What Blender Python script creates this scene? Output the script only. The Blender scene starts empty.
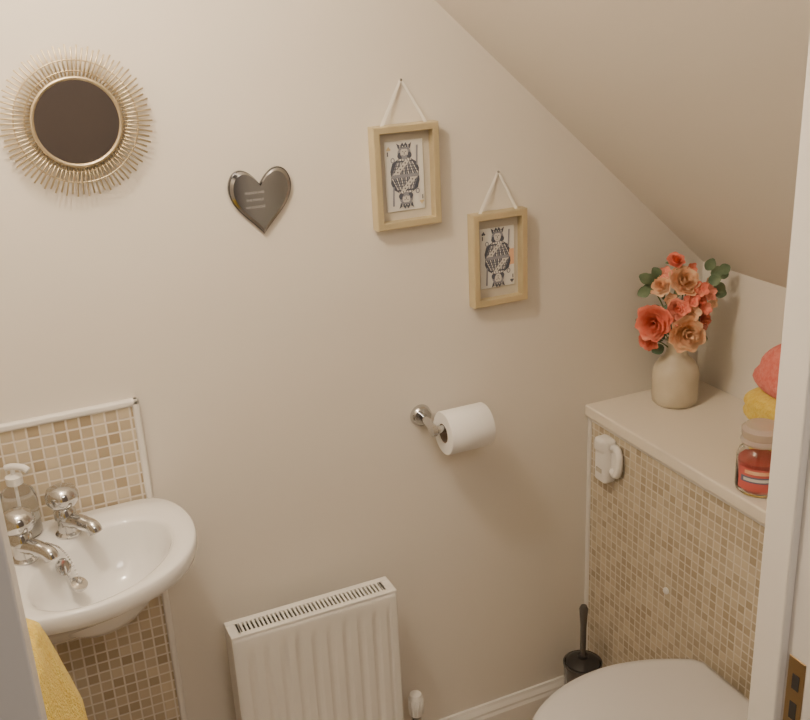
import bpy, bmesh, math, random
from mathutils import Vector, Matrix
random.seed(7)
S=bpy.context.scene
COL=S.collection
# ------------------------------------------------------------------ materials
def mat(name,col,rough=.5,metal=0.,spec=.5,trans=0.,emis=None,es=0.,bump=None,coat=0.,sheen=0.,var=None,alpha=1.,ior=1.45,sss=0.):
    m=bpy.data.materials.new(name);m.use_nodes=True
    nt=m.node_tree;b=nt.nodes['Principled BSDF']
    b.inputs['Base Color'].default_value=(*col,1);b.inputs['Roughness'].default_value=rough
    b.inputs['Metallic'].default_value=metal;b.inputs['Specular IOR Level'].default_value=spec
    b.inputs['Transmission Weight'].default_value=trans;b.inputs['Coat Weight'].default_value=coat
    b.inputs['Sheen Weight'].default_value=sheen;b.inputs['Alpha'].default_value=alpha;b.inputs['IOR'].default_value=ior
    if emis: b.inputs['Emission Color'].default_value=(*emis,1);b.inputs['Emission Strength'].default_value=es
    tc=nt.nodes.new('ShaderNodeTexCoord')
    if bump:
        n=nt.nodes.new('ShaderNodeTexNoise');n.inputs['Scale'].default_value=bump[0];n.inputs['Detail'].default_value=4
        nt.links.new(tc.outputs['Object'],n.inputs['Vector'])
        bp=nt.nodes.new('ShaderNodeBump');bp.inputs['Strength'].default_value=bump[1];bp.inputs['Distance'].default_value=bump[2]
        nt.links.new(n.outputs['Fac'],bp.inputs['Height']);nt.links.new(bp.outputs['Normal'],b.inputs['Normal'])
    if var:
        n=nt.nodes.new('ShaderNodeTexNoise');n.inputs['Scale'].default_value=var[0];n.inputs['Detail'].default_value=3
        nt.links.new(tc.outputs['Object'],n.inputs['Vector'])
        mx=nt.nodes.new('ShaderNodeMix');mx.data_type='RGBA'
        mx.inputs['A'].default_value=(*col,1);mx.inputs['B'].default_value=(*var[1],1)
        r=nt.nodes.new('ShaderNodeMapRange');r.inputs['From Min'].default_value=.35;r.inputs['From Max'].default_value=.65
        nt.links.new(n.outputs['Fac'],r.inputs['Value']);nt.links.new(r.outputs['Result'],mx.inputs['Factor'])
        nt.links.new(mx.outputs['Result'],b.inputs['Base Color'])
    return m
def tile_mat(name,ax,size,c1,c2,grout,rough=.35):
    m=bpy.data.materials.new(name);m.use_nodes=True;nt=m.node_tree;b=nt.nodes['Principled BSDF']
    N=nt.nodes.new;L=nt.links.new
    tc=N('ShaderNodeTexCoord');sp=N('ShaderNodeSeparateXYZ');L(tc.outputs['Object'],sp.inputs[0])
    def math_(op,a,bv=None):
        n=N('ShaderNodeMath');n.operation=op
        if hasattr(a,'links'): L(a,n.inputs[0])
        else: n.inputs[0].default_value=a
        if bv is not None:
            if hasattr(bv,'links'): L(bv,n.inputs[1])
            else: n.inputs[1].default_value=bv
        return n.outputs[0]
    u=math_('DIVIDE',sp.outputs[ax],size);v=math_('DIVIDE',sp.outputs[2],size)
    fu=math_('FRACT',u);fv=math_('FRACT',v)
    du=math_('ABSOLUTE',math_('SUBTRACT',fu,.5));dv=math_('ABSOLUTE',math_('SUBTRACT',fv,.5))
    mx=math_('MAXIMUM',du,dv)
    mr=N('ShaderNodeMapRange');mr.inputs['From Min'].default_value=.395;mr.inputs['From Max'].default_value=.45;L(mx,mr.inputs['Value'])
    cb=N('ShaderNodeCombineXYZ');L(math_('FLOOR',u),cb.inputs[0]);L(math_('FLOOR',v),cb.inputs[1])
    wn=N('ShaderNodeTexWhiteNoise');wn.noise_dimensions='2D';L(cb.outputs[0],wn.inputs['Vector'])
    m1=N('ShaderNodeMix');m1.data_type='RGBA';m1.inputs['A'].default_value=(*c1,1);m1.inputs['B'].default_value=(*c2,1)
    L(wn.outputs['Value'],m1.inputs['Factor'])
    m2=N('ShaderNodeMix');m2.data_type='RGBA';m2.inputs['B'].default_value=(*grout,1)
    L(m1.outputs['Result'],m2.inputs['A']);L(mr.outputs['Result'],m2.inputs['Factor']);L(m2.outputs['Result'],b.inputs['Base Color'])
    b.inputs['Roughness'].default_value=rough
    inv=math_('SUBTRACT',1.0,mr.outputs['Result'])
    bp=N('ShaderNodeBump');bp.inputs['Strength'].default_value=.5;bp.inputs['Distance'].default_value=.0015
    L(inv,bp.inputs['Height']);L(bp.outputs['Normal'],b.inputs['Normal'])
    return m
M_wall=mat('wall_paint',(.80,.755,.68),.75,spec=.25,bump=(180,.12,.001))
M_ceil=mat('ceiling_paint',(.78,.735,.665),.85,spec=.2,bump=(120,.1,.001))
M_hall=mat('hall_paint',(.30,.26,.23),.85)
M_floor=mat('floor_vinyl',(.52,.43,.34),.5,var=(9,(.62,.53,.43)))
M_gloss=mat('white_gloss_paint',(.85,.82,.77),.3)
M_jamb=mat('jamb_paint',(.80,.77,.74),.4)
M_tileX=tile_mat('mosaic_back',0,.0225,(.42,.33,.215),(.66,.57,.42),(.79,.73,.64))
M_tileY=tile_mat('mosaic_side',1,.0195,(.44,.355,.24),(.66,.575,.43),(.75,.69,.59))
M_shelf=mat('shelf_laminate',(.83,.76,.65),.35)
M_cer=mat('ceramic',(.87,.86,.84),.12,coat=.4)
M_chrome=mat('chrome',(.62,.62,.62),.12,metal=1)
M_chromed=mat('dark_chrome',(.10,.10,.11),.25,metal=1)
M_gold=mat('champagne_gold',(.70,.61,.40),.40,metal=.65,bump=(60,.1,.001))
M_brass=mat('brass_wire',(.62,.52,.35),.35,metal=.85)
M_mirror=mat('mirror_glass',(.62,.57,.54),.03,metal=1)
M_card=mat('card_white',(.78,.77,.73),.6)
M_mount=mat('mount_board',(.56,.52,.45),.8)
M_ink=mat('ink_dark',(.09,.10,.135),.6)
M_ink2=mat('ink_grey',(.28,.29,.34),.6)
M_skin=mat('ink_pale',(.66,.64,.60),.6)
M_inky=mat('ink_gold',(.62,.50,.30),.6)
M_peach=mat('ink_peach',(.78,.48,.30),.6)
M_ribbon=mat('ribbon',(.90,.87,.80),.7)
M_paper=mat('tissue_paper',(.89,.88,.86),.95,bump=(90,.2,.001))
M_cardb=mat('cardboard_core',(.30,.23,.17),.9)
M_rad=mat('radiator_enamel',(.86,.84,.79),.35)
M_dark=mat('dark_gap',(.05,.045,.04),.8)  # near-black standing in for shade in radiator and strike holes; also mirror backing
M_vase=mat('vase_stoneware',(.60,.53,.40),.35,var=(14,(.68,.61,.48)))
M_coral=mat('petal_coral',(.88,.20,.13),.6,var=(60,(.92,.32,.22)))
M_peachp=mat('petal_peach',(.92,.48,.26),.6,var=(60,(.95,.66,.44)))
M_pinkp=mat('petal_pink',(.90,.33,.24),.6)
M_leaf=mat('leaf_eucalyptus',(.10,.17,.10),.5,var=(30,(.18,.25,.15)))
M_stem=mat('stem',(.12,.20,.07),.6)
M_yel=mat('towel_yellow',(.80,.55,.07),.95,bump=(260,1.,.004),sheen=.15,var=(120,(.88,.68,.14)))
M_pink=mat('towel_coral',(.78,.17,.14),.95,bump=(260,1.,.004),sheen=.15,var=(120,(.86,.27,.22)))
M_glass=mat('clear_glass',(.95,.95,.95),.03,trans=1.)
M_lidg=mat('frosted_lid_glass',(.80,.72,.66),.12,trans=.55,ior=1.3)
M_soap=mat('soap_plastic',(.93,.93,.92),.04,trans=.93,ior=1.2)
M_wax=mat('candle_wax',(.72,.13,.11),.45)
M_label=mat('label',(.66,.14,.12),.5)
M_labelb=mat('label_blue',(.16,.17,.26),.5)
M_white=mat('white_plastic',(.86,.84,.80),.35)
M_smoke=mat('smoked_plastic',(.10,.09,.085),.15,coat=.5)
M_black=mat('black_plastic',(.03,.028,.028),.35)
M_toilet=mat('toilet_lid_plastic',(.66,.645,.64),.3)
M_lamp=mat('lamp_diffuser',(.9,.9,.9),.5,emis=(1,.84,.66),es=5)
M_slate=mat('slate_mirror',(.27,.28,.30),.10,metal=.95)
M_bev=mat('bevel_mirror',(.42,.42,.43),.12,metal=1)
M_htext=mat('engraved_text',(.50,.50,.50),.6)
M_strike=mat('aged_brass',(.42,.30,.16),.35,metal=.9)
# ------------------------------------------------------------------ helpers
def empty(name,loc=(0,0,0)):
    e=bpy.data.objects.new(name,None);COL.objects.link(e);e.location=loc;e.empty_display_size=.05;return e
def par(o,p):
    if p is not None:
        o.parent=p;o.matrix_parent_inverse=Matrix.Translation(-Vector(p.location))
def mk(name,V,F,m,parent=None,smooth=True,mats=None,fm=None):
    me=bpy.data.meshes.new(name);me.from_pydata([tuple(v) for v in V],[],F)
    bm=bmesh.new();bm.from_mesh(me);bmesh.ops.recalc_face_normals(bm,faces=bm.faces);bm.to_mesh(me);bm.free()
    for mm in (mats or [m]): me.materials.append(mm)
    if fm:
        for p,i in zip(me.polygons,fm): p.material_index=i
    for p in me.polygons:p.use_smooth=smooth
    o=bpy.data.objects.new(name,me);COL.objects.link(o);par(o,parent);return o
def bev(o,w,seg=3):
    md=o.modifiers.new('bevel','BEVEL');md.width=w;md.segments=seg;md.limit_method='ANGLE';md.angle_limit=.6
    for p in o.data.polygons:p.use_smooth=True
    w2=o.modifiers.new('wn','WEIGHTED_NORMAL')
def box(name,x0,x1,y0,y1,z0,z1,m,parent=None,b=0,seg=3):
    V=[(x,y,z) for x in(x0,x1) for y in(y0,y1) for z in(z0,z1)]
    F=[(0,1,3,2),(4,6,7,5),(0,4,5,1),(2,3,7,6),(0,2,6,4),(1,5,7,3)]
    o=mk(name,V,F,m,parent,False)
    if b:bev(o,b,seg)
    return o
def basis(d):
    d=Vector(d).normalized();a=Vector((0,0,1)) if abs(d.z)<.9 else Vector((1,0,0))
    u=d.cross(a).normalized();return u,d.cross(u).normalized(),d
def lathe(name,prof,loc,m,parent=None,seg=40,axis=(0,0,1),closed=True):
    u,v,d=basis(axis);loc=Vector(loc);V=[];F=[]
    for r,z in prof:
        for i in range(seg):
            a=2*math.pi*i/seg;V.append(loc+u*r*math.cos(a)+v*r*math.sin(a)+d*z)
    n=len(prof)
    for j in range(n-1):
        for i in range(seg):
            F.append((j*seg+i,j*seg+(i+1)%seg,(j+1)*seg+(i+1)%seg,(j+1)*seg+i))
    if closed:
        F.append(tuple(range(seg)));F.append(tuple((n-1)*seg+i for i in range(seg)))
    o=mk(name,V,F,m,parent)
    e=o.modifiers.new('es','EDGE_SPLIT');e.split_angle=.7
    return o
def tube_geo(pts,r,seg=8,V=None,F=None,closed=False):
    V=[] if V is None else V;F=[] if F is None else F
    pts=[Vector(p) for p in pts];n=len(pts);b0=len(V)
    rr=r if isinstance(r,(list,tuple)) else [r]*n
    pu=None
    for i,p in enumerate(pts):
        if closed: t=pts[(i+1)%n]-pts[i-1]
        else: t=pts[min(i+1,n-1)]-pts[max(i-1,0)]
        t.normalize()
        if pu is None: pu=basis(t)[0]
        u=(pu-t*pu.dot(t)).normalized();v=t.cross(u);pu=u
        for k in range(seg):
            a=2*math.pi*k/seg;V.append(p+(u*math.cos(a)+v*math.sin(a))*rr[i])
    for j in range(n if closed else n-1):
        for k in range(seg):
            j2=(j+1)%n
            F.append((b0+j*seg+k,b0+j*seg+(k+1)%seg,b0+j2*seg+(k+1)%seg,b0+j2*seg+k))
    if not closed:
        F.append(tuple(b0+k for k in range(seg)));F.append(tuple(b0+(n-1)*seg+k for k in range(seg)))
    return V,F
def tube(name,pts,r,m,parent=None,seg=12,closed=False):
    V,F=tube_geo(pts,r,seg,None,None,closed);return mk(name,V,F,m,parent)
def bez(pts,n=8):
    out=[];P=[Vector(p) for p in pts];P=[P[0]*2-P[1]]+P+[P[-1]*2-P[-2]]
    for i in range(1,len(P)-2):
        for k in range(n):
            t=k/n;a,b,c,d=P[i-1:i+3]
            out.append(.5*((2*b)+(c-a)*t+(2*a-5*b+4*c-d)*t*t+(3*b-a-3*c+d)*t**3))
    out.append(P[-2]);return out
def loft(name,rings,m,parent=None,cap0=True,cap1=True,smooth=True):
    n=len(rings[0]);V=[v for r in rings for v in r];F=[]
    for j in range(len(rings)-1):
        for i in range(n): F.append((j*n+i,j*n+(i+1)%n,(j+1)*n+(i+1)%n,(j+1)*n+i))
    if cap0:F.append(tuple(range(n)))
    if cap1:F.append(tuple((len(rings)-1)*n+i for i in range(n)))
    return mk(name,V,F,m,parent,smooth)
# ------------------------------------------------------------------ camera
R=((.9091,-.4138,-.0469),(.1849,.3002,.9358),(-.3732,-.8594,.3494))
H=1.724
cam=bpy.data.cameras.new('camera');co=bpy.data.objects.new('camera',cam);COL.objects.link(co)
x=Vector(R[0]).normalized();z=Vector(R[2]).normalized();y=z.cross(x).normalized();x=y.cross(z)
co.matrix_world=Matrix(((x.x,y.x,z.x,0),(x.y,y.y,z.y,-1.75),(x.z,y.z,z.z,H),(0,0,0,1)))
cam.sensor_width=36;cam.lens=992.8/810*36;cam.clip_start=.02
S.camera=co
# ------------------------------------------------------------------ room shell
LX=-.13;KX=1.52;KZ=1.105;CZ=2.35;SL=.9;FY=-1.03
SX=KX-(CZ-KZ)/SL
def slab(name,pts,th,m):
    P=[Vector(p) for p in pts];T=Vector(th);V=P+[p+T for p in P]
    return mk(name,V,[(0,1,2,3),(7,6,5,4),(0,4,5,1),(1,5,6,2),(2,6,7,3),(3,7,4,0)],m,None,False)
box('wall_back',LX-.1,KX+.1,0,.1,0,CZ+.1,M_wall)
box('wall_left',LX-.1,LX,FY,0,0,CZ+.1,M_wall)
box('wall_right',KX,KX+.1,FY,0,0,KZ,M_wall)
slab('ceiling_slope',[(KX,FY,KZ),(KX,0,KZ),(SX,0,CZ),(SX,FY,CZ)],(.1,0,.1),M_ceil)
box('ceiling',LX-.1,SX+.02,FY,0,CZ,CZ+.1,M_ceil)
box('floor',-1.3,KX+.5,-2.8,0,-.06,0,M_floor)
DX0=-.017;DX1=.736;DZ=2.03
def fw():
    V=[];F=[]
    def bx(x0,x1,z0,z1):
        b=len(V)
        for xx in(x0,x1):
            for yy in(FY-.11,FY):
                for zz in(z0,z1):V.append((xx,yy,zz))
        for f in [(0,1,3,2),(4,6,7,5),(0,4,5,1),(2,3,7,6),(0,2,6,4),(1,5,7,3)]:F.append(tuple(b+i for i in f))
    bx(-1.3,DX0-.03,0,CZ+.1);bx(DX1+.04,KX+.5,0,CZ+.1);bx(DX0-.03,DX1+.04,DZ+.03,CZ+.1)
    mk('wall_front',V,F,M_wall,None,False)
fw()
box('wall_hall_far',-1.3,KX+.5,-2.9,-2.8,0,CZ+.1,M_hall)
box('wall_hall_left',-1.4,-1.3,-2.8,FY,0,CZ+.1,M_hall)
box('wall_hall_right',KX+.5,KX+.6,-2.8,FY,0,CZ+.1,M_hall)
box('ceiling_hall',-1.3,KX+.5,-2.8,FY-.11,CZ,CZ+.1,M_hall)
df=empty('door_frame',(DX1,FY,0))
box('jamb_right_lining',DX1+.010,DX1+.04,FY-.125,FY+.004,0,DZ,M_jamb,df,.001)
box('stop_right',DX1,DX1+.012,FY-.038,FY+.004,0,DZ,M_gloss,df,.003)
box('jamb_left_lining',DX0-.03,DX0,FY-.125,FY+.004,0,DZ,M_jamb,df,.002)
box('head_lining',DX0,DX1+.01,FY-.125,FY+.004,DZ,DZ+.03,M_jamb,df,.002)
box('architrave_right',DX1+.03,DX1+.09,FY+.004,FY+.016,0,DZ+.07,M_gloss,df,.004)
box('architrave_hall_right',DX1+.03,DX1+.09,FY-.138,FY-.125,0,DZ+.07,M_gloss,df,.004)
box('strike_plate',DX1+.0085,DX1+.011,FY-.066,FY-.042,.908,1.008,M_strike,df,.001)
box('strike_hole',DX1+.008,DX1+.0095,FY-.060,FY-.050,.968,.988,M_dark,df)
box('strike_hole_2',DX1+.008,DX1+.0095,FY-.060,FY-.050,.928,.951,M_dark,df)
def skirting(name,x0,x1):
    prof=[(0,0),(-.018,0),(-.018,.055),(-.014,.062),(-.014,.068),(-.008,.078),(-.006,.085),(0,.085)]
    V=[(xx,yy,zz) for xx in(x0,x1) for yy,zz in prof];n=len(prof)
    F=[(i,(i+1)%n,n+(i+1)%n,n+i) for i in range(n)]+[tuple(range(n)),tuple(n+i for i in range(n))]
    mk(name,V,F,M_gloss,None,False)
skirting('baseboard_back',.229,1.214)
# ------------------------------------------------------------------ cistern boxing + shelf
cb=empty('boxed_in_cistern_shelf',(1.3,-.5,0))
BX=1.215
box('tiled_panel',BX,BX+.02,FY,0,0,.785,M_tileY,cb)
box('corner_trim',BX-.005,BX+.006,-.012,0,0,.786,M_gloss,cb,.002)
box('shelf_top',BX-.014,KX,FY,0,.789,.817,M_shelf,cb,.004)
box('edge_bead',BX-.006,BX+.004,FY,0,.779,.790,M_gloss,cb,.002)
lathe('flush_button',[(0.001,0),(.007,0),(.008,.004),(.005,.007),(.001,.008)],(BX,-.30,.49),M_white,cb,20,(-1,0,0))
# ------------------------------------------------------------------ splashback
sp=empty('tiled_splashback',(.04,0,.5))
SPX=.209
box('tiles_back',LX,SPX,-.010,0,0,1.037,M_tileX,sp)
box('tiles_left',LX,LX+.010,-.42,-.010,0,1.037,M_tileY,sp)
box('trim_side',SPX-.001,SPX+.012,-.015,0,0,1.048,M_gloss,sp,.004)
box('trim_top',LX,SPX+.012,-.015,0,1.035,1.048,M_gloss,sp,.004)
box('trim_top_left',LX,LX+.015,-.43,-.014,1.035,1.048,M_gloss,sp,.004)
# ------------------------------------------------------------------ corner basin
bs=empty('corner_wash_basin',(.05,-.2,.85))
ctrl=[(.198,-.016),(.234,-.034),(.258,-.078),(.267,-.13),(.264,-.18),(.249,-.230),(.220,-.276),(.176,-.312),(.118,-.338),(.055,-.348),(-.01,-.343),(-.065,-.326),(-.105,-.303)]
curve=bez([(a,b,0) for a,b in ctrl],8)
outl=[(p.x,p.y) for p in curve]+[(LX+.011,-.28),(LX+.011,-.016),(.0,-.016),(.12,-.016)]
C0=(.075,-.19)
def rayhit(poly,c,a):
    dx,dy=math.cos(a),math.sin(a);best=0
    for i in range(len(poly)):
        x1,y1=poly[i];x2,y2=poly[(i+1)%len(poly)]
        ex,ey=x2-x1,y2-y1;den=dx*ey-dy*ex
        if abs(den)<1e-12:continue
        t=((x1-c[0])*ey-(y1-c[1])*ex)/den;s=((x1-c[0])*dy-(y1-c[1])*dx)/den
        if t>0 and -1e-6<=s<=1+1e-6:best=max(best,t)
    return best
NA=120
def oring(k,z):
    out=[]
    for i in range(NA):
        a=2*math.pi*i/NA;t=rayhit(outl,C0,a)*k
        out.append((C0[0]+t*math.cos(a),C0[1]+t*math.sin(a),z))
    return out
def oring_s(k,z,cx,cy):
    return [(cx+(p[0]-cx)*k,cy+(p[1]-cy)*k,z) for p in oring(1,z)]
BC=(.098,-.206)
def ell(a1,a2,z,c=BC):
    out=[]
    for i in range(NA):
        a=2*math.pi*i/NA
        dx,dy=math.cos(a),math.sin(a)
        u=(dx-dy)/math.sqrt(2);v=(dx+dy)/math.sqrt(2)
        t=1/math.sqrt((u/a1)**2+(v/a2)**2)
        out.append((c[0]+t*dx,c[1]+t*dy,z))
    return out
def lerp(A,B,t,z):
    return [(a[0]*(1-t)+b[0]*t,a[1]*(1-t)+b[1]*t,z) for a,b in zip(A,B)]
RZ=.850
rings=[oring_s(.40,.685,-.01,-.045),oring_s(.53,.71,-.02,-.04),oring_s(.70,.75,-.03,-.035),oring_s(.85,.787,-.05,-.03),oring_s(.945,.812,-.05,-.025),oring(.985,.822),oring(1.0,.832),oring(1.0,.842),oring(.99,.849),oring(.975,.852)]
Oi=oring(.975,RZ);E=ell(.098,.143,RZ)
rings+=[lerp(Oi,E,.5,.851),lerp(Oi,E,.8,.8495),lerp(Oi,E,.95,.847),ell(.098,.143,.842),ell(.093,.137,.83),ell(.085,.127,.805),ell(.074,.111,.775),ell(.056,.083,.752),ell(.033,.044,.742),ell(.018,.018,.740)]
loft('bowl',rings,M_cer,bs)
lathe('waste',[(.001,.002),(.012,.002),(.019,.004),(.02,.0)],(BC[0],BC[1],.7405),M_chrome,bs,24)
def tap(n,x0,y0):
    d=Vector((.62,-.78,0)).normalized()
    lathe('tap_base_%d'%n,[(.022,0),(.022,.004),(.016,.008),(.015,.03),(.019,.034),(.019,.048),(.013,.056)],(x0,y0,.849),M_chrome,bs,28)
    lathe('tap_head_%d'%n,[(.012,0),(.013,.004),(.023,.008),(.0285,.017),(.0285,.028),(.024,.038),(.012,.044),(.001,.045)],(x0,y0,.900),M_chrome,bs,28)
    p=Vector((x0,y0,.878))
    tube('tap_spout_%d'%n,bez([p,p+d*.025+Vector((0,0,.002)),p+d*.045+Vector((0,0,.001)),p+d*.062+Vector((0,0,-.002)),p+d*.068+Vector((0,0,-.012))],5),[.0145]*5+[.0135]*5+[.013]*5+[.013]*5+[.0125],M_chrome,bs,14)
tap(1,.058,-.083);tap(2,-.020,-.138)
lathe('overflow',[(.001,0),(.006,0),(.013,.001),(.015,.004),(.015,.0)],(.036,-.150,.824),M_chrome,bs,24,(.6,-.6,.45))
chain=[Vector((.018,-.110,.856)),Vector((.028,-.125,.857)),Vector((.038,-.136,.853)),Vector((.050,-.150,.835)),Vector((.058,-.165,.80)),Vector((.050,-.170,.795)),Vector((.042,-.162,.812)),Vector((.040,-.154,.826))]
V=[];F=[]
for i,p in enumerate(bez(chain,6)):
    s=.0024
    b=len(V)
    V+= [p+Vector(v)*s for v in ((1,0,0),(-1,0,0),(0,1,0),(0,-1,0),(0,0,1),(0,0,-1))]
    F+=[tuple(b+k for k in f) for f in ((0,2,4),(2,1,4),(1,3,4),(3,0,4),(2,0,5),(1,2,5),(3,1,5),(0,3,5))]
mk('chain',V,F,M_chrome,bs)
lathe('plug',[(.001,.0),(.013,.0),(.015,.004),(.015,.009),(.005,.011),(.004,.018),(.001,.019)],(.054,-.168,.790),M_chrome,bs,20,(.3,-.3,.9))
# ------------------------------------------------------------------ soap dispenser
sx_,sy_=-.012,-.052
sd=empty('soap_dispenser',(sx_,sy_,.852))
lathe('bottle',[(.001,0),(.028,0),(.031,.006),(.031,.072),(.027,.085),(.014,.096),(.012,.100),(.001,.100)],(sx_,sy_,.8525),M_soap,sd,32)
lathe('soap',[(.001,.002),(.027,.002),(.029,.007),(.029,.030),(.001,.030)],(sx_,sy_,.8525),mat('liquid_soap',(.85,.84,.80),.1,trans=.6,ior=1.33),sd,32)
tube('dip_tube',[(sx_,sy_,.858),(sx_,sy_,.952)],.0025,M_white,sd,10)
lathe('collar',[(.014,0),(.0145,.014),(.006,.017),(.004,.018),(.004,.030),(.001,.030)],(sx_,sy_,.9525),M_white,sd,24)
tube('nozzle',bez([(sx_-.010,sy_+.006,.982),(sx_,sy_,.985),(sx_+.016,sy_-.012,.985),(sx_+.025,sy_-.018,.979)],5),.0060,M_white,sd,12)
# ------------------------------------------------------------------ hand towel on ring
ht=empty('hand_towel',(-.06,-.62,.95))
V=[];F=[];nu,nv=28,30
for j in range(nv+1):
    t=j/nv;z0=1.010-.30*t
    ww=.068+.035*min(1,t*2.2); th=.031+.024*min(1,t*2)
    for i in range(nu):
        a=2*math.pi*i/nu
        r=1+.10*math.sin(5*a+2*t)+.05*math.sin(9*a)
        k=(1 if j else .75)
        V.append((-.050+math.cos(a)*th*r*k+.018*t,-.60+math.sin(a)*ww*r*k,z0-(0.012*abs(math.sin(a)) if j<3 else 0)))
for j in range(nv):
    for i in range(nu):F.append((j*nu+i,j*nu+(i+1)%nu,(j+1)*nu+(i+1)%nu,(j+1)*nu+i))
F.append(tuple(range(nu)));F.append(tuple(nv*nu+i for i in range(nu)))
mk('towel_cloth',V,F,M_yel,ht)
tube('towel_ring',[(-.062,-.60+.07*math.sin(a),1.045+.05*math.cos(a)) for a in [2*math.pi*i/40 for i in range(40)]],.004,M_chrome,ht,8,True)
tube('ring_arm',[(LX,-.60,1.095),(-.062,-.60,1.095)],.008,M_chrome,ht,12)
lathe('ring_plate',[(.001,.008),(.02,.008),(.024,.0)],(LX,-.60,1.095),M_chrome,ht,24,(1,0,0))
# ------------------------------------------------------------------ radiator
rd=empty('radiator',(.50,-.08,.35))
RX0,RX1,RY,RYB,RT,RB=.314,.668,-.110,-.050,.552,.13
nx=220;zs=[RB,RB+.012,RB+.03,RB+.045,RT-.055,RT-.04,RT-.022,RT-.012,RT-.006,RT-.003]
V=[];F=[]
for zi,zz in enumerate(zs):
    act=1 if 3<=zi<=4 else 0
    for i in range(nx+1):
        xx=RX0+.004+(RX1-RX0-.008)*i/nx
        ph=((xx-RX0-.018)/.0335)
        inside=RX0+.018<xx<RX1-.018
        f=ph-math.floor(ph);g=0
        if inside and act:
            g=.004*max(0,1-abs(f-.5)/.26)**.6 if abs(f-.5)<.26 else 0
        yy=RY+g
        if zi>=8:yy=RY+(.004 if zi==9 else .001)
        V.append((xx,yy,zz))
W=nx+1
for j in range(len(zs)-1):
    for i in range(nx):F.append((j*W+i,j*W+i+1,(j+1)*W+i+1,(j+1)*W+i))
mk('front_panel',V,F,M_rad,rd)
box('side_panel_left',RX0,RX0+.006,RY+.002,RYB,RB+.02,RT,M_rad,rd,.002)
box('side_panel_right',RX1-.006,RX1,RY+.002,RYB,RB+.02,RT,M_rad,rd,.002)
box('inner_shade_box',RX0+.008,RX1-.008,RY+.010,RYB-.002,RB+.02,RT-.014,M_dark,rd)  # near-black box puts the shade behind the grille slots into colour
box('back_panel',RX0+.004,RX1-.004,RYB-.002,RYB+.004,RB,RT-.004,M_rad,rd)
box('grille_rail_front',RX0,RX1,RY+.001,RY+.014,RT-.004,RT+.002,M_rad,rd,.0015)
box('grille_rail_back',RX0,RX1,RYB-.014,RYB+.001,RT-.004,RT+.002,M_rad,rd,.0015)
V=[];F=[];n=38
for i in range(n+1):
    xc=RX0+.012+(RX1-RX0-.024)*i/n;b=len(V);w=.0022 if 0<i<n else .012
    for xx in(xc-w,xc+w):
        for yy in(RY+.012,RYB-.012):
            for zz in(RT-.004,RT+.001):V.append((xx,yy,zz))
    F+=[tuple(b+k for k in f) for f in [(0,1,3,2),(4,6,7,5),(0,4,5,1),(2,3,7,6),(0,2,6,4),(1,5,7,3)]]
mk('grille_bars',V,F,M_rad,rd,False)
for i,xx in enumerate((RX0+.07,RX1-.07)):
    box('wall_bracket_%d'%i,xx-.015,xx+.015,RYB,0,.2,.5,M_rad,rd)
vxx=.712
lathe('valve_body',[(.008,0),(.008,.06),(.011,.06),(.011,.085),(.008,.085)],(vxx,-.075,.10),M_chrome,rd,20)
tube('valve_pipe',[(vxx,-.075,0),(vxx,-.075,.12)],.0075,M_chrome,rd,14)
tube('valve_tail',[(vxx,-.075,.165),(.662,-.075,.165)],.009,M_chrome,rd,14)
lathe('valve_cap',[(.011,0),(.0155,.004),(.0155,.05),(.013,.058),(.001,.060)],(vxx,-.075,.190),M_white,rd,24)
V=[];F=[]
for k in range(12):
    a=2*math.pi*k/12;cx,cy=vxx+.0155*math.cos(a),-.075+.0155*math.sin(a)
    tube_geo([(cx,cy,.197),(cx,cy,.237)],.0018,6,V,F)
mk('valve_cap_ribs',V,F,M_white,rd)
# ------------------------------------------------------------------ sunburst mirror
sm=empty('sunburst_mirror',(.190,-.02,1.545));mc=Vector((.190,0,1.546))
lathe('glass',[(.001,.022),(.069,.022),(.069,.016),(.001,.016)],mc,M_mirror,sm,64,(0,-1,0))
def ringpts(r,yy,n=64):return [mc+Vector((r*math.cos(2*math.pi*i/n),yy,r*math.sin(2*math.pi*i/n))) for i in range(n)]
tube('rim',ringpts(.070,-.022),.0034,M_brass,sm,10,True)
tube('wire_ring_inner',ringpts(.081,-.016),.0014,M_brass,sm,6,True)
tube('wire_ring_outer',ringpts(.098,-.018),.0014,M_brass,sm,6,True)
V=[];F=[];n=84
for i in range(n):
    a=2*math.pi*i/n+.01;dr=Vector((math.cos(a),0,math.sin(a)));r1=.1215 if i%2 else .1175
    tube_geo([mc+dr*.066+Vector((0,-.014,0)),mc+dr*.09+Vector((0,-.017,0)),mc+dr*r1+Vector((0,-.020,0))],.0016,6,V,F)
mk('rays',V,F,M_brass,sm)
lathe('backing',[(.001,.001),(.06,.001),(.06,.016),(.001,.016)],mc,M_dark,sm,48,(0,-1,0))
# ------------------------------------------------------------------ heart plaque
hp=empty('heart_plaque',(.49,-.01,1.375));hc=Vector((.489,0,1.376))
def heart(s,n=120):
    out=[]
    for i in range(n):
        t=2*math.pi*i/n
        xx=math.copysign(abs(math.sin(t))**2.15,math.sin(t));zz=(13*math.cos(t)-5*math.cos(2*t)-2*math.cos(3*t)-math.cos(4*t))/16
        out.append((xx*.0585*s,(zz*.066)*s+.010))
    return out
def hring(s,yy):return [hc+Vector((a,yy,b)) for a,b in heart(s)]
loft('heart_base',[hring(1,-.001),hring(1,-.007)],M_chromed,hp,True,False)
loft('heart_edge',[hring(1,-.007),hring(.965,-.009)],M_chromed,hp,False,False,False)
loft('heart_bevel',[hring(.965,-.009),hring(.87,-.0115)],M_bev,hp,False,False,False)
loft('heart_face',[hring(.87,-.0115),hring(.865,-.0116)],M_slate,hp,False,True,False)
txt=['FRIENDS ARE','THE FAMILY','WE CHOOSE']
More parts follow.
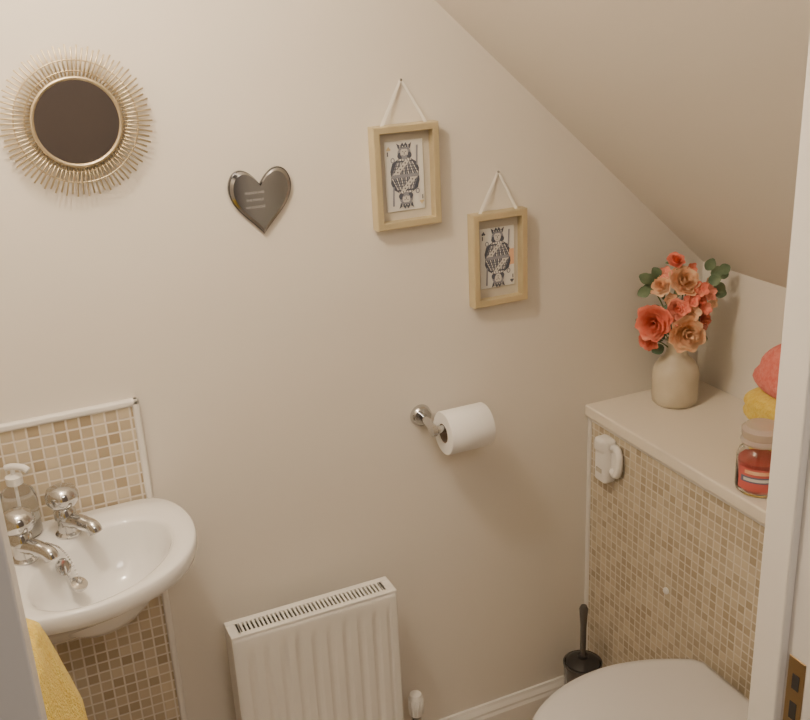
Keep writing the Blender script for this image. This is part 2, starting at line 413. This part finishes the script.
for i,s in enumerate(txt):
    c=bpy.data.curves.new('heart_text_%d'%i,'FONT');c.body=s;c.size=.0062;c.align_x='CENTER'
    o=bpy.data.objects.new('heart_text_%d'%i,c);COL.objects.link(o);o.data.materials.append(M_htext)
    o.location=(.476,-.0120,1.392-.013*i);o.rotation_euler=(math.pi/2,0,0);par(o,hp)
# ------------------------------------------------------------------ picture frames
def picture(cx,cz,w,h,hook,kind):
    e=empty('playing_card_picture_frame',(cx,-.013,cz));bw=.0135;D=.026
    V=[];F=[]
    for (iw,ih,yy) in ((w/2,h/2,-.001),(w/2,h/2,-D+.002),(w/2-.002,h/2-.002,-D),(w/2-bw+.001,h/2-bw+.001,-D),(w/2-bw,h/2-bw,-D+.001),(w/2-bw,h/2-bw,-.006)):
        for sx,sz in((-1,-1),(1,-1),(1,1),(-1,1)):V.append((cx+sx*iw,yy,cz+sz*ih))
    for j in range(5):
        for i in range(4):F.append((j*4+i,j*4+(i+1)%4,(j+1)*4+(i+1)%4,(j+1)*4+i))
    mk('frame',V,F,M_gold,e,False)
    box('mount',cx-w/2+bw-.001,cx+w/2-bw+.001,-.007,-.003,cz-h/2+bw-.001,cz+h/2-bw+.001,M_mount,e)
    cw,ch=.068,.134 if kind==0 else .126
    box('card',cx-cw/2-.006,cx+cw/2+.006,-.0095,-.007,cz-ch/2,cz+ch/2,M_card,e,.0008)
    yy=-.0098
    mats=[M_ink,M_ink2,M_skin,M_inky,M_card,M_peach];V=[];F=[];fm=[]
    lay=[0]
    def poly(pts,mi,sgn):
        lay[0]+=1;b=len(V)
        for a,c in pts:V.append((cx+a*sgn*1.12,yy-lay[0]*.00002,cz+c*sgn*1.04))
        F.append(tuple(range(b,b+len(pts))));fm.append(mi)
    def ellp(a,c,r1,r2,n=14):return [(a+r1*math.cos(2*math.pi*i/n),c+r2*math.sin(2*math.pi*i/n)) for i in range(n)]
    def rect(a0,a1,c0,c1):return [(a0,c0),(a1,c0),(a1,c1),(a0,c1)]
    for s in(1,-1):
        poly([(-.026,.0),(.026,.0),(.027,.012),(.022,.024),(.012,.031),(-.012,.031),(-.023,.024),(-.027,.010)],0,s)
        for k in range(12):
            a=-.024+.0043*k
            poly([(a,.003),(a+.0019,.003),(a*.6+.001,.025),(a*.6-.0006,.025)],4 if k%2 else 1,s)
        for c_ in (.008,.013,.018): poly(rect(-.024,.024,c_,c_+.0012),0,s)
        poly([(-.026,.000),(-.014,.000),(.010,.028),(.004,.031)],2,s)
        for k in range(6): poly(ellp(-.018+.0048*k,.002+.0053*k,.0015,.0015,8),0,s)
        poly([(-.025,.0),(.025,.0),(.025,.003),(-.025,.003)],1,s)
        poly([(-.013,.028),(.013,.028),(.009,.035),(-.009,.035)],4,s)
        for k in range(5): poly(rect(-.011+.005*k,-.0095+.005*k,.028,.034),0,s)
        poly(ellp(0,.042,.0125,.011),1,s);poly(ellp(-.008,.037,.005,.006),0,s);poly(ellp(.009,.037,.005,.006),0,s)
        poly(ellp(0,.042,.0072,.0095),2,s)
        poly(rect(-.004,-.0015,.0435,.0447),0,s);poly(rect(.0015,.004,.0435,.0447),0,s);poly(rect(-.0005,.0007,.039,.0435),0,s);poly(rect(-.002,.002,.0365,.0373),0,s)
        if kind==0: poly([(-.006,.038),(.006,.038),(.004,.031),(0,.0285),(-.004,.031)],1,s);poly(rect(-.002,.002,.0365,.0375),2,s)
        poly([(-.011,.049),(.011,.049),(.014,.060),(.007,.055),(.003,.061),(0,.056),(-.003,.061),(-.007,.055),(-.014,.060)],0,s)
        poly(rect(-.010,.010,.0495,.0518),1,s)
        for k in range(4): poly(ellp(-.0075+.005*k,.0535,.0011,.0011,8),4,s)
        poly([(.021,.018),(.024,.018),(.026,.054),(.0225,.054)],1,s)
        poly(ellp(-.022,.030,.004,.005),1,s);poly(ellp(-.022,.030,.002,.003),4,s)
        px_=-.029;pz=.050
        q=3 if kind==0 else 0
        poly(ellp(px_-.0018,pz,.0022,.0022,10),q,s);poly(ellp(px_+.0018,pz,.0022,.0022,10),q,s)
        poly([(px_-.004,pz-.0005),(px_+.004,pz-.0005),(px_,pz+.006)],q,s)
        poly(rect(px_-.003,px_-.001,pz-.012,pz-.004),0,s)
        if kind==1 and s==1: poly(rect(.024,.034,-.018,.014),5,1)
    mk('card_print',V,F,M_ink,e,False,mats,fm)
    hx,hz=hook
    V=[];F=[]
    top=cz+h/2
    for (ax,az) in((cx-w*.34,top-.002),(cx+w*.34,top-.002)):
        b=len(V);wd=.0036
        for (px_,pz) in((ax,az),(hx,hz)):
            ws=wd if pz==az else wd*.75
            for s in(-1,1):
                for dy in(-.0035,-.0025):V.append((px_+s*ws,dy-(0.012 if pz==az else 0),pz))
        F+=[tuple(b+k for k in f) for f in [(0,1,3,2),(4,6,7,5),(0,4,5,1),(2,3,7,6),(0,2,6,4),(1,5,7,3)]]
    mk('ribbon',V,F,M_ribbon,e,False)
    lathe('nail',[(.001,.006),(.0025,.005),(.0015,0)],(hx,0,hz-.001),M_chrome,e,12,(0,-1,0))
picture(.775,1.390,.136,.195,(.778,1.568),0)
picture(.9745,1.199,.126,.194,(.982,1.374),1)
# ------------------------------------------------------------------ toilet roll + holder
tr=empty('toilet_roll_holder',(.80,-.04,.875))
TZ=.879;RYY=-.078
lathe('wall_plate',[(.001,.012),(.018,.012),(.022,.008),(.024,0)],(.789,0,TZ+.004),M_chrome,tr,32,(0,-1,0))
tube('arm',bez([(.789,-.006,TZ+.004),(.787,-.045,TZ+.003),(.785,RYY+.010,TZ+.001),(.791,RYY,TZ),(.83,RYY,TZ),(.907,RYY,TZ)],6),.0085,M_chrome,tr,14)
lathe('arm_cap',[(.009,0),(.0125,.003),(.0125,.012),(.001,.014)],(.789,RYY,TZ),M_chrome,tr,24,(-1,0,0))
tp=empty('toilet_roll',(.85,RYY,TZ-.010))
lathe('paper',[(.021,.0),(.0445,.0),(.046,.002),(.046,.096),(.0445,.098),(.021,.098),(.0205,.0)],(.803,RYY,TZ-.011),M_paper,tp,56,(1,0,0),False)
lathe('core',[(.0207,.001),(.0207,.097),(.0195,.097),(.0195,.001),(.0207,.001)],(.803,RYY,TZ-.011),M_cardb,tp,40,(1,0,0),False)
# ------------------------------------------------------------------ white device on boxing
dv=empty('air_freshener',(BX,-.1,.72))
box('body',BX-.034,BX,-.112,-.068,.664,.770,M_white,dv,.010,5)
box('cap',BX-.040,BX-.004,-.108,-.072,.738,.774,M_white,dv,.010,5)
tube('side_loop',bez([(BX-.014,-.112,.752),(BX-.014,-.126,.755),(BX-.014,-.136,.737),(BX-.014,-.134,.705),(BX-.014,-.125,.692),(BX-.014,-.112,.70)],6),.009,M_white,dv,12)
box('side_web',BX-.018,BX-.006,-.134,-.110,.695,.752,M_white,dv,.003)
box('vent',BX-.0352,BX-.033,-.100,-.080,.690,.700,M_mount,dv)
# ------------------------------------------------------------------ vase with flowers
vx,vy,vz=1.383,-.090,.817
fv=empty('flower_vase',(vx,vy,vz))
lathe('vase',[(.001,.001),(.045,.001),(.050,.006),(.0515,.02),(.0515,.072),(.048,.088),(.038,.102),(.028,.111),(.0235,.120),(.0235,.144),(.027,.150),(.024,.150),(.020,.142),(.020,.12),(.001,.11)],(vx,vy,vz),M_vase,fv,48)
RT_=Vector((.91,-.414,0));FW_=Vector((-.414,-.91,0));UP=Vector((0,0,1))
def bp(r,zz,f):return Vector((vx,vy,vz+.012))+RT_*r+UP*zz+FW_*f
GEO={}
def add(m,V,F):
    if m.name not in GEO:GEO[m.name]=([],[],m)
    G=GEO[m.name];b=len(G[0]);G[0].extend(V);G[1].extend([tuple(b+i for i in f) for f in F])
def rose(c,nrm,R_,m,layers=5,seed=0):
    rn=random.Random(seed);u,v,d=basis(nrm);V=[];F=[]
    for k in range(layers):
        o=k/(layers-1);npet=3+k;tipr=R_*(.22+.80*o);ht_=R_*(.85-.42*o)
        for q in range(npet):
            a0=2*math.pi*(q+.5*(k%2)+rn.random()*.25)/npet;wd=math.pi/npet*1.35;b=len(V);nu,nv=7,7
            jt=1+rn.uniform(-.1,.1)
            for j in range(nv):
                for i in range(nu):
                    uu=-1+2*i/(nu-1);t=j/(nv-1);te=t*(1-.22*uu*uu)
                    rad=(.08*R_+(tipr-.08*R_)*te**.55)*jt
                    if te>.8:rad+=R_*.06*(te-.8)*5*o
                    hh=ht_*te**1.5-(R_*.10*max(0,te-.75)*4*o)-R_*.10*o
                    ang=a0+uu*wd*(1-.25*te**4)
                    rad*=1+.05*math.sin(uu*5+q)*te
                    V.append(c+u*rad*math.cos(ang)+v*rad*math.sin(ang)+d*hh)
            for j in range(nv-1):
                for i in range(nu-1):F.append((b+j*nu+i,b+j*nu+i+1,b+(j+1)*nu+i+1,b+(j+1)*nu+i))
    add(m,V,F)
def blossom(c,nrm,R_,m,seed=0):
    rn=random.Random(seed);u,v,d=basis(nrm);V=[];F=[];ph=rn.random()*6
    for q in range(5):
        a0=ph+2*math.pi*q/5;b=len(V)
        for j in range(5):
            for i in range(5):
                uu=-1+2*i/4;t=j/4
                w=.62*R_*math.sin(math.pi*min(1,t*.82+.08))
                rad=R_*t
                p=c+(u*math.cos(a0)+v*math.sin(a0))*rad+(u*-math.sin(a0)+v*math.cos(a0))*w*uu*.8+d*(R_*.35*t*t+.12*R_*uu*uu)
                V.append(p)
        for j in range(4):
            for i in range(4):F.append((b+j*5+i,b+j*5+i+1,b+(j+1)*5+i+1,b+(j+1)*5+i))
    add(m,V,F)
def leaf(c,dr,nrm,L,W_,m=M_leaf):
    dr=Vector(dr).normalized();n=Vector(nrm).normalized();s=dr.cross(n).normalized();n=s.cross(dr);V=[];F=[]
    for j in range(8):
        t=j/7;w=W_*math.sin(math.pi*(t*.94+.03))**.7
        for i in range(5):
            uu=-1+2*i/4;V.append(c+dr*L*t+s*w*uu+n*(abs(uu)*w*.25-.15*L*t*t))
    for j in range(7):
        for i in range(4):F.append((j*5+i,j*5+i+1,(j+1)*5+i+1,(j+1)*5+i))
    add(m,V,F)
def stem(a,b_,r=.0014):
    a=Vector(a);b_=Vector(b_);mid=(a+b_)/2+Vector((0,0,.01));V,F=tube_geo(bez([a,mid,b_],4),r,6);add(M_stem,V,F)
mouth=bp(0,.130,0)
big=[(-.062,.192,.035,.038,M_coral,(-.45,1,.15)),(-.068,.147,.020,.024,M_coral,(-.7,.8,-.2)),(.004,.170,.050,.038,M_peachp,(.1,1,.1)),(.002,.275,.020,.034,M_peachp,(.1,.8,.6)),
     (-.012,.318,.0,.020,M_coral,(-.1,.6,.9)),(.030,.235,.030,.024,M_coral,(.4,.9,.2)),(-.045,.268,.015,.024,M_peachp,(-.5,.8,.5)),(.048,.19,.02,.022,M_pinkp,(.7,.7,.1)),(-.015,.222,.04,.022,M_pinkp,(-.2,.9,.3))]
for i,(r,zz,f,R_,m,nn) in enumerate(big):
    c=bp(r,zz,f);nrm=RT_*nn[0]+FW_*nn[1]+UP*nn[2]
    rose(c,nrm,R_,m,5 if R_>.03 else 4,i);stem(mouth-Vector((0,0,.03)),c)
    for k in range(3):
        a=2*math.pi*k/3+i;u,v,d=basis(nrm);leaf(c-nrm.normalized()*.008,(u*math.cos(a)+v*math.sin(a)),nrm,R_*1.15,R_*.25)
rn=random.Random(5)
sm_=[(.035,.262,.04),(.055,.250,.03),(.020,.215,.055),(.045,.220,.05),(-.02,.225,.045),(-.03,.245,.04),(.015,.240,.05),(-.035,.295,.01),(.065,.225,.02),(.02,.30,.0),(-.02,.20,.06),(.06,.265,.01),(-.005,.225,.06)]
for i,(r,zz,f) in enumerate(sm_):
    c=bp(r,zz,f*.8);blossom(c,RT_*rn.uniform(-.5,.6)+FW_+UP*rn.uniform(-.1,.6),rn.uniform(.014,.019),[M_coral,M_pinkp,M_peachp][i%3],i);stem(mouth,c,.001)
for (r,zz,f,dr) in [(-.055,.262,0.01,(-1,.1,.1)),(-.062,.275,.01,(-.7,.3,.7)),(-.070,.262,.015,(-.9,.3,-.3)),(-.05,.285,.01,(-.5,.3,.9)),(-.070,.28,.015,(-.6,0.2,.4)),
                    (.065,.285,.0,(.9,.1,.4)),(.078,.29,.0,(.9,0,-.3)),(.07,.265,.01,(.8,.2,-.5)),(.055,.295,.0,(.4,.2,.8)),(.080,.290,.0,(.8,0,.3)),(.07,.25,.01,(.9,.2,-.2)),(.055,.275,.02,(.5,.5,.3)),
                    (-.035,.13,.02,(-.8,.3,-.2)),(.03,.15,.02,(.9,.4,-.1)),(-.04,.21,.01,(-1,0.2,.2))]:
    leaf(bp(r,zz,f),RT_*dr[0]+FW_*dr[1]+UP*dr[2],FW_+UP*.3,.029,.0125)
stem(mouth,bp(-.070,.28,0.01));stem(mouth,bp(.078,.29,0))
for i,(k,(V,F,m)) in enumerate(GEO.items()):
    o=mk('bouquet_'+k,V,F,m,fv)
# ------------------------------------------------------------------ folded towels
def roundslab(name,cx,cy,z0,z1,wx,wy,m,parent,ang=0,lump=.0,lean=0.):
    V=[];F=[];nu,nv=40,18;ca,sa=math.cos(ang),math.sin(ang)
    for j in range(nv+1):
        ph=-math.pi/2+math.pi*j/nv
        cz_=math.copysign(abs(math.sin(ph))**.8,math.sin(ph));cr=abs(math.cos(ph))**.45
        for i in range(nu):
            a=2*math.pi*i/nu
            ex=math.copysign(abs(math.cos(a))**.55,math.cos(a));ey=math.copysign(abs(math.sin(a))**.55,math.sin(a))
            fold=1-.05*math.exp(-((cz_*2.2)**2)*6)
            tp_=1-lean*max(0,cz_+.4)
            xx=ex*wx*cr*fold*tp_;yy_=ey*wy*cr*fold*tp_
            zz=(z0+z1)/2+cz_*(z1-z0)/2*(1+lump*math.sin(a*2+1))
            V.append((cx+xx*ca-yy_*sa,cy+xx*sa+yy_*ca,max(zz,z0)))
    for j in range(nv):
        for i in range(nu):F.append((j*nu+i,j*nu+(i+1)%nu,(j+1)*nu+(i+1)%nu,(j+1)*nu+i))
    return mk(name,V,F,m,parent)
ft=empty('folded_towel_stack',(1.385,-.48,.817))
roundslab('towel_yellow_lower',1.389,-.470,.818,.892,.076,.122,M_yel,ft)
roundslab('towel_yellow',1.387,-.466,.888,.962,.078,.120,M_yel,ft,.02)
roundslab('towel_coral',1.390,-.468,.955,1.068,.072,.110,M_pink,ft,.06,.06,.22)
# ------------------------------------------------------------------ candle jar
jx,jy,jz=1.250,-.497,.818
cj=empty('jar_candle',(jx,jy,.817))
lathe('glass_jar',[(.001,0),(.036,0),(.041,.005),(.042,.012),(.042,.070),(.038,.082),(.032,.088),(.032,.096),(.030,.096),(.030,.087),(.036,.080),(.0395,.070),(.0395,.012),(.036,.006),(.001,.006)],(jx,jy,jz),M_glass,cj,40)
lathe('wax',[(.001,.0065),(.036,.0065),(.039,.013),(.039,.064),(.001,.064)],(jx,jy,jz),M_wax,cj,40)
lathe('lid',[(.001,.097),(.036,.097),(.038,.101),(.036,.106),(.034,.108),(.037,.114),(.037,.124),(.030,.131),(.001,.132)],(jx,jy,jz),M_lidg,cj,40)
def label(name,a0,a1,z0,z1,r,m):
    V=[];F=[];n=16
    for i in range(n+1):
        a=a0+(a1-a0)*i/n
        for zz in(z0,z1):V.append((jx+r*math.cos(a),jy+r*math.sin(a),jz+zz))
    for i in range(n):F.append((2*i,2*i+2,2*i+3,2*i+1))
    mk(name,V,F,m,cj)
label('label_paper',math.radians(170),math.radians(280),.014,.058,.0424,M_label)
label('label_banner',math.radians(180),math.radians(270),.030,.042,.0427,M_labelb)
label('label_stripe',math.radians(188),math.radians(262),.033,.039,.0429,M_card)
label('label_top',math.radians(190),math.radians(255),.047,.054,.0427,M_peachp)
# ------------------------------------------------------------------ toilet
to=empty('toilet',(.97,-.57,.2));TY=-.572
def trng(xb,xf,hw,z,bk=.62,n=64):
    xm=xb-(xb-xf)*.47;out=[]
    for i in range(n):
        a=2*math.pi*i/n;c,s=math.cos(a),math.sin(a)
        if c>=0:
            if abs(s)<.32: xx=xb;yy=hw*bk*s/.32
            else:
                q=(1-abs(s))/(1-.32);xx=xm+(xb-xm)*(q**.55);t=(xx-xm)/(xb-xm);yy=math.copysign(hw*(1-(1-bk)*t**2),s)
        else:
            xx=xm-(xm-xf)*abs(c);yy=hw*math.copysign(abs(s)**.98,s)
        out.append((xx,TY+yy,z))
    return out
loft('pan',[trng(BX-.001,.90,.105,.0,.9),trng(BX-.001,.88,.115,.05,.9),trng(BX-.001,.87,.11,.15,.9),trng(BX-.001,.82,.13,.25,.9),trng(BX-.001,.76,.165,.33,.8),trng(BX-.02,.745,.178,.375,.75),trng(BX-.02,.74,.180,.392,.75),trng(BX-.02,.75,.172,.397,.75)],M_cer,to)
loft('seat',[trng(1.165,.737,.186,.396,.66),trng(1.165,.734,.189,.402,.66),trng(1.165,.737,.186,.410,.66)],M_toilet,to)
loft('lid',[trng(1.178,.737,.186,.412,.62),trng(1.180,.732,.191,.417,.62),trng(1.180,.732,.191,.425,.62),trng(1.177,.738,.186,.431,.62),trng(1.165,.755,.170,.4345,.62),trng(1.10,.83,.10,.4365,.7)],M_toilet,to)
for k,s in enumerate((-1,1)):
    lathe('hinge_%d'%k,[(.012,0),(.012,.05),(.001,.052)],(1.175,TY+s*.075-.025,.412),M_white,to,16,(0,1,0))
# ------------------------------------------------------------------ toilet brush
tb=empty('toilet_brush',(1.14,-.10,.1));bx_,by_=1.137,-.105
lathe('canister',[(.001,0.001),(.050,.001),(.050,.008),(.043,.012),(.045,.19),(.0465,.195),(.0465,.202),(.043,.202),(.041,.19),(.040,.012),(.001,.012)],(bx_,by_,0),M_smoke,tb,40)
lathe('lid',[(.040,.198),(.040,.204),(.028,.212),(.013,.216),(.012,.222),(.001,.222)],(bx_,by_,0),M_black,tb,40)
lathe('handle',[(.007,.2),(.0075,.30),(.0095,.335),(.0105,.352),(.007,.360),(.001,.361)],(bx_,by_,0),M_smoke,tb,20)
# ------------------------------------------------------------------ lighting
cl=empty('ceiling_light',(.0,-.55,CZ))
lathe('base',[(.001,0),(.075,0),(.075,.02),(.001,.02)],(.0,-.55,CZ),M_white,cl,40,(0,0,-1))
lathe('diffuser',[(.07,.02),(.072,.035),(.06,.06),(.035,.078),(.001,.084)],(.0,-.55,CZ),M_lamp,cl,40,(0,0,-1))
l=bpy.data.lights.new('bulb_light','POINT');l.energy=21;l.color=(1,.85,.68);l.shadow_soft_size=.035
lo=bpy.data.objects.new('bulb_light',l);COL.objects.link(lo);lo.location=(.05,-.58,2.20)
par(lo,cl)
l=bpy.data.lights.new('hall_fill','AREA');l.energy=12;l.color=(1,.88,.76);l.size=.5  # added fill light for the jamb and room, not a known hall fitting
lo=bpy.data.objects.new('hall_fill',l);COL.objects.link(lo);lo.location=(.4,-2.1,2.33)
w=bpy.data.worlds.new('world');S.world=w;w.use_nodes=True
w.node_tree.nodes['Background'].inputs[0].default_value=(.9,.8,.7,1);w.node_tree.nodes['Background'].inputs[1].default_value=.3
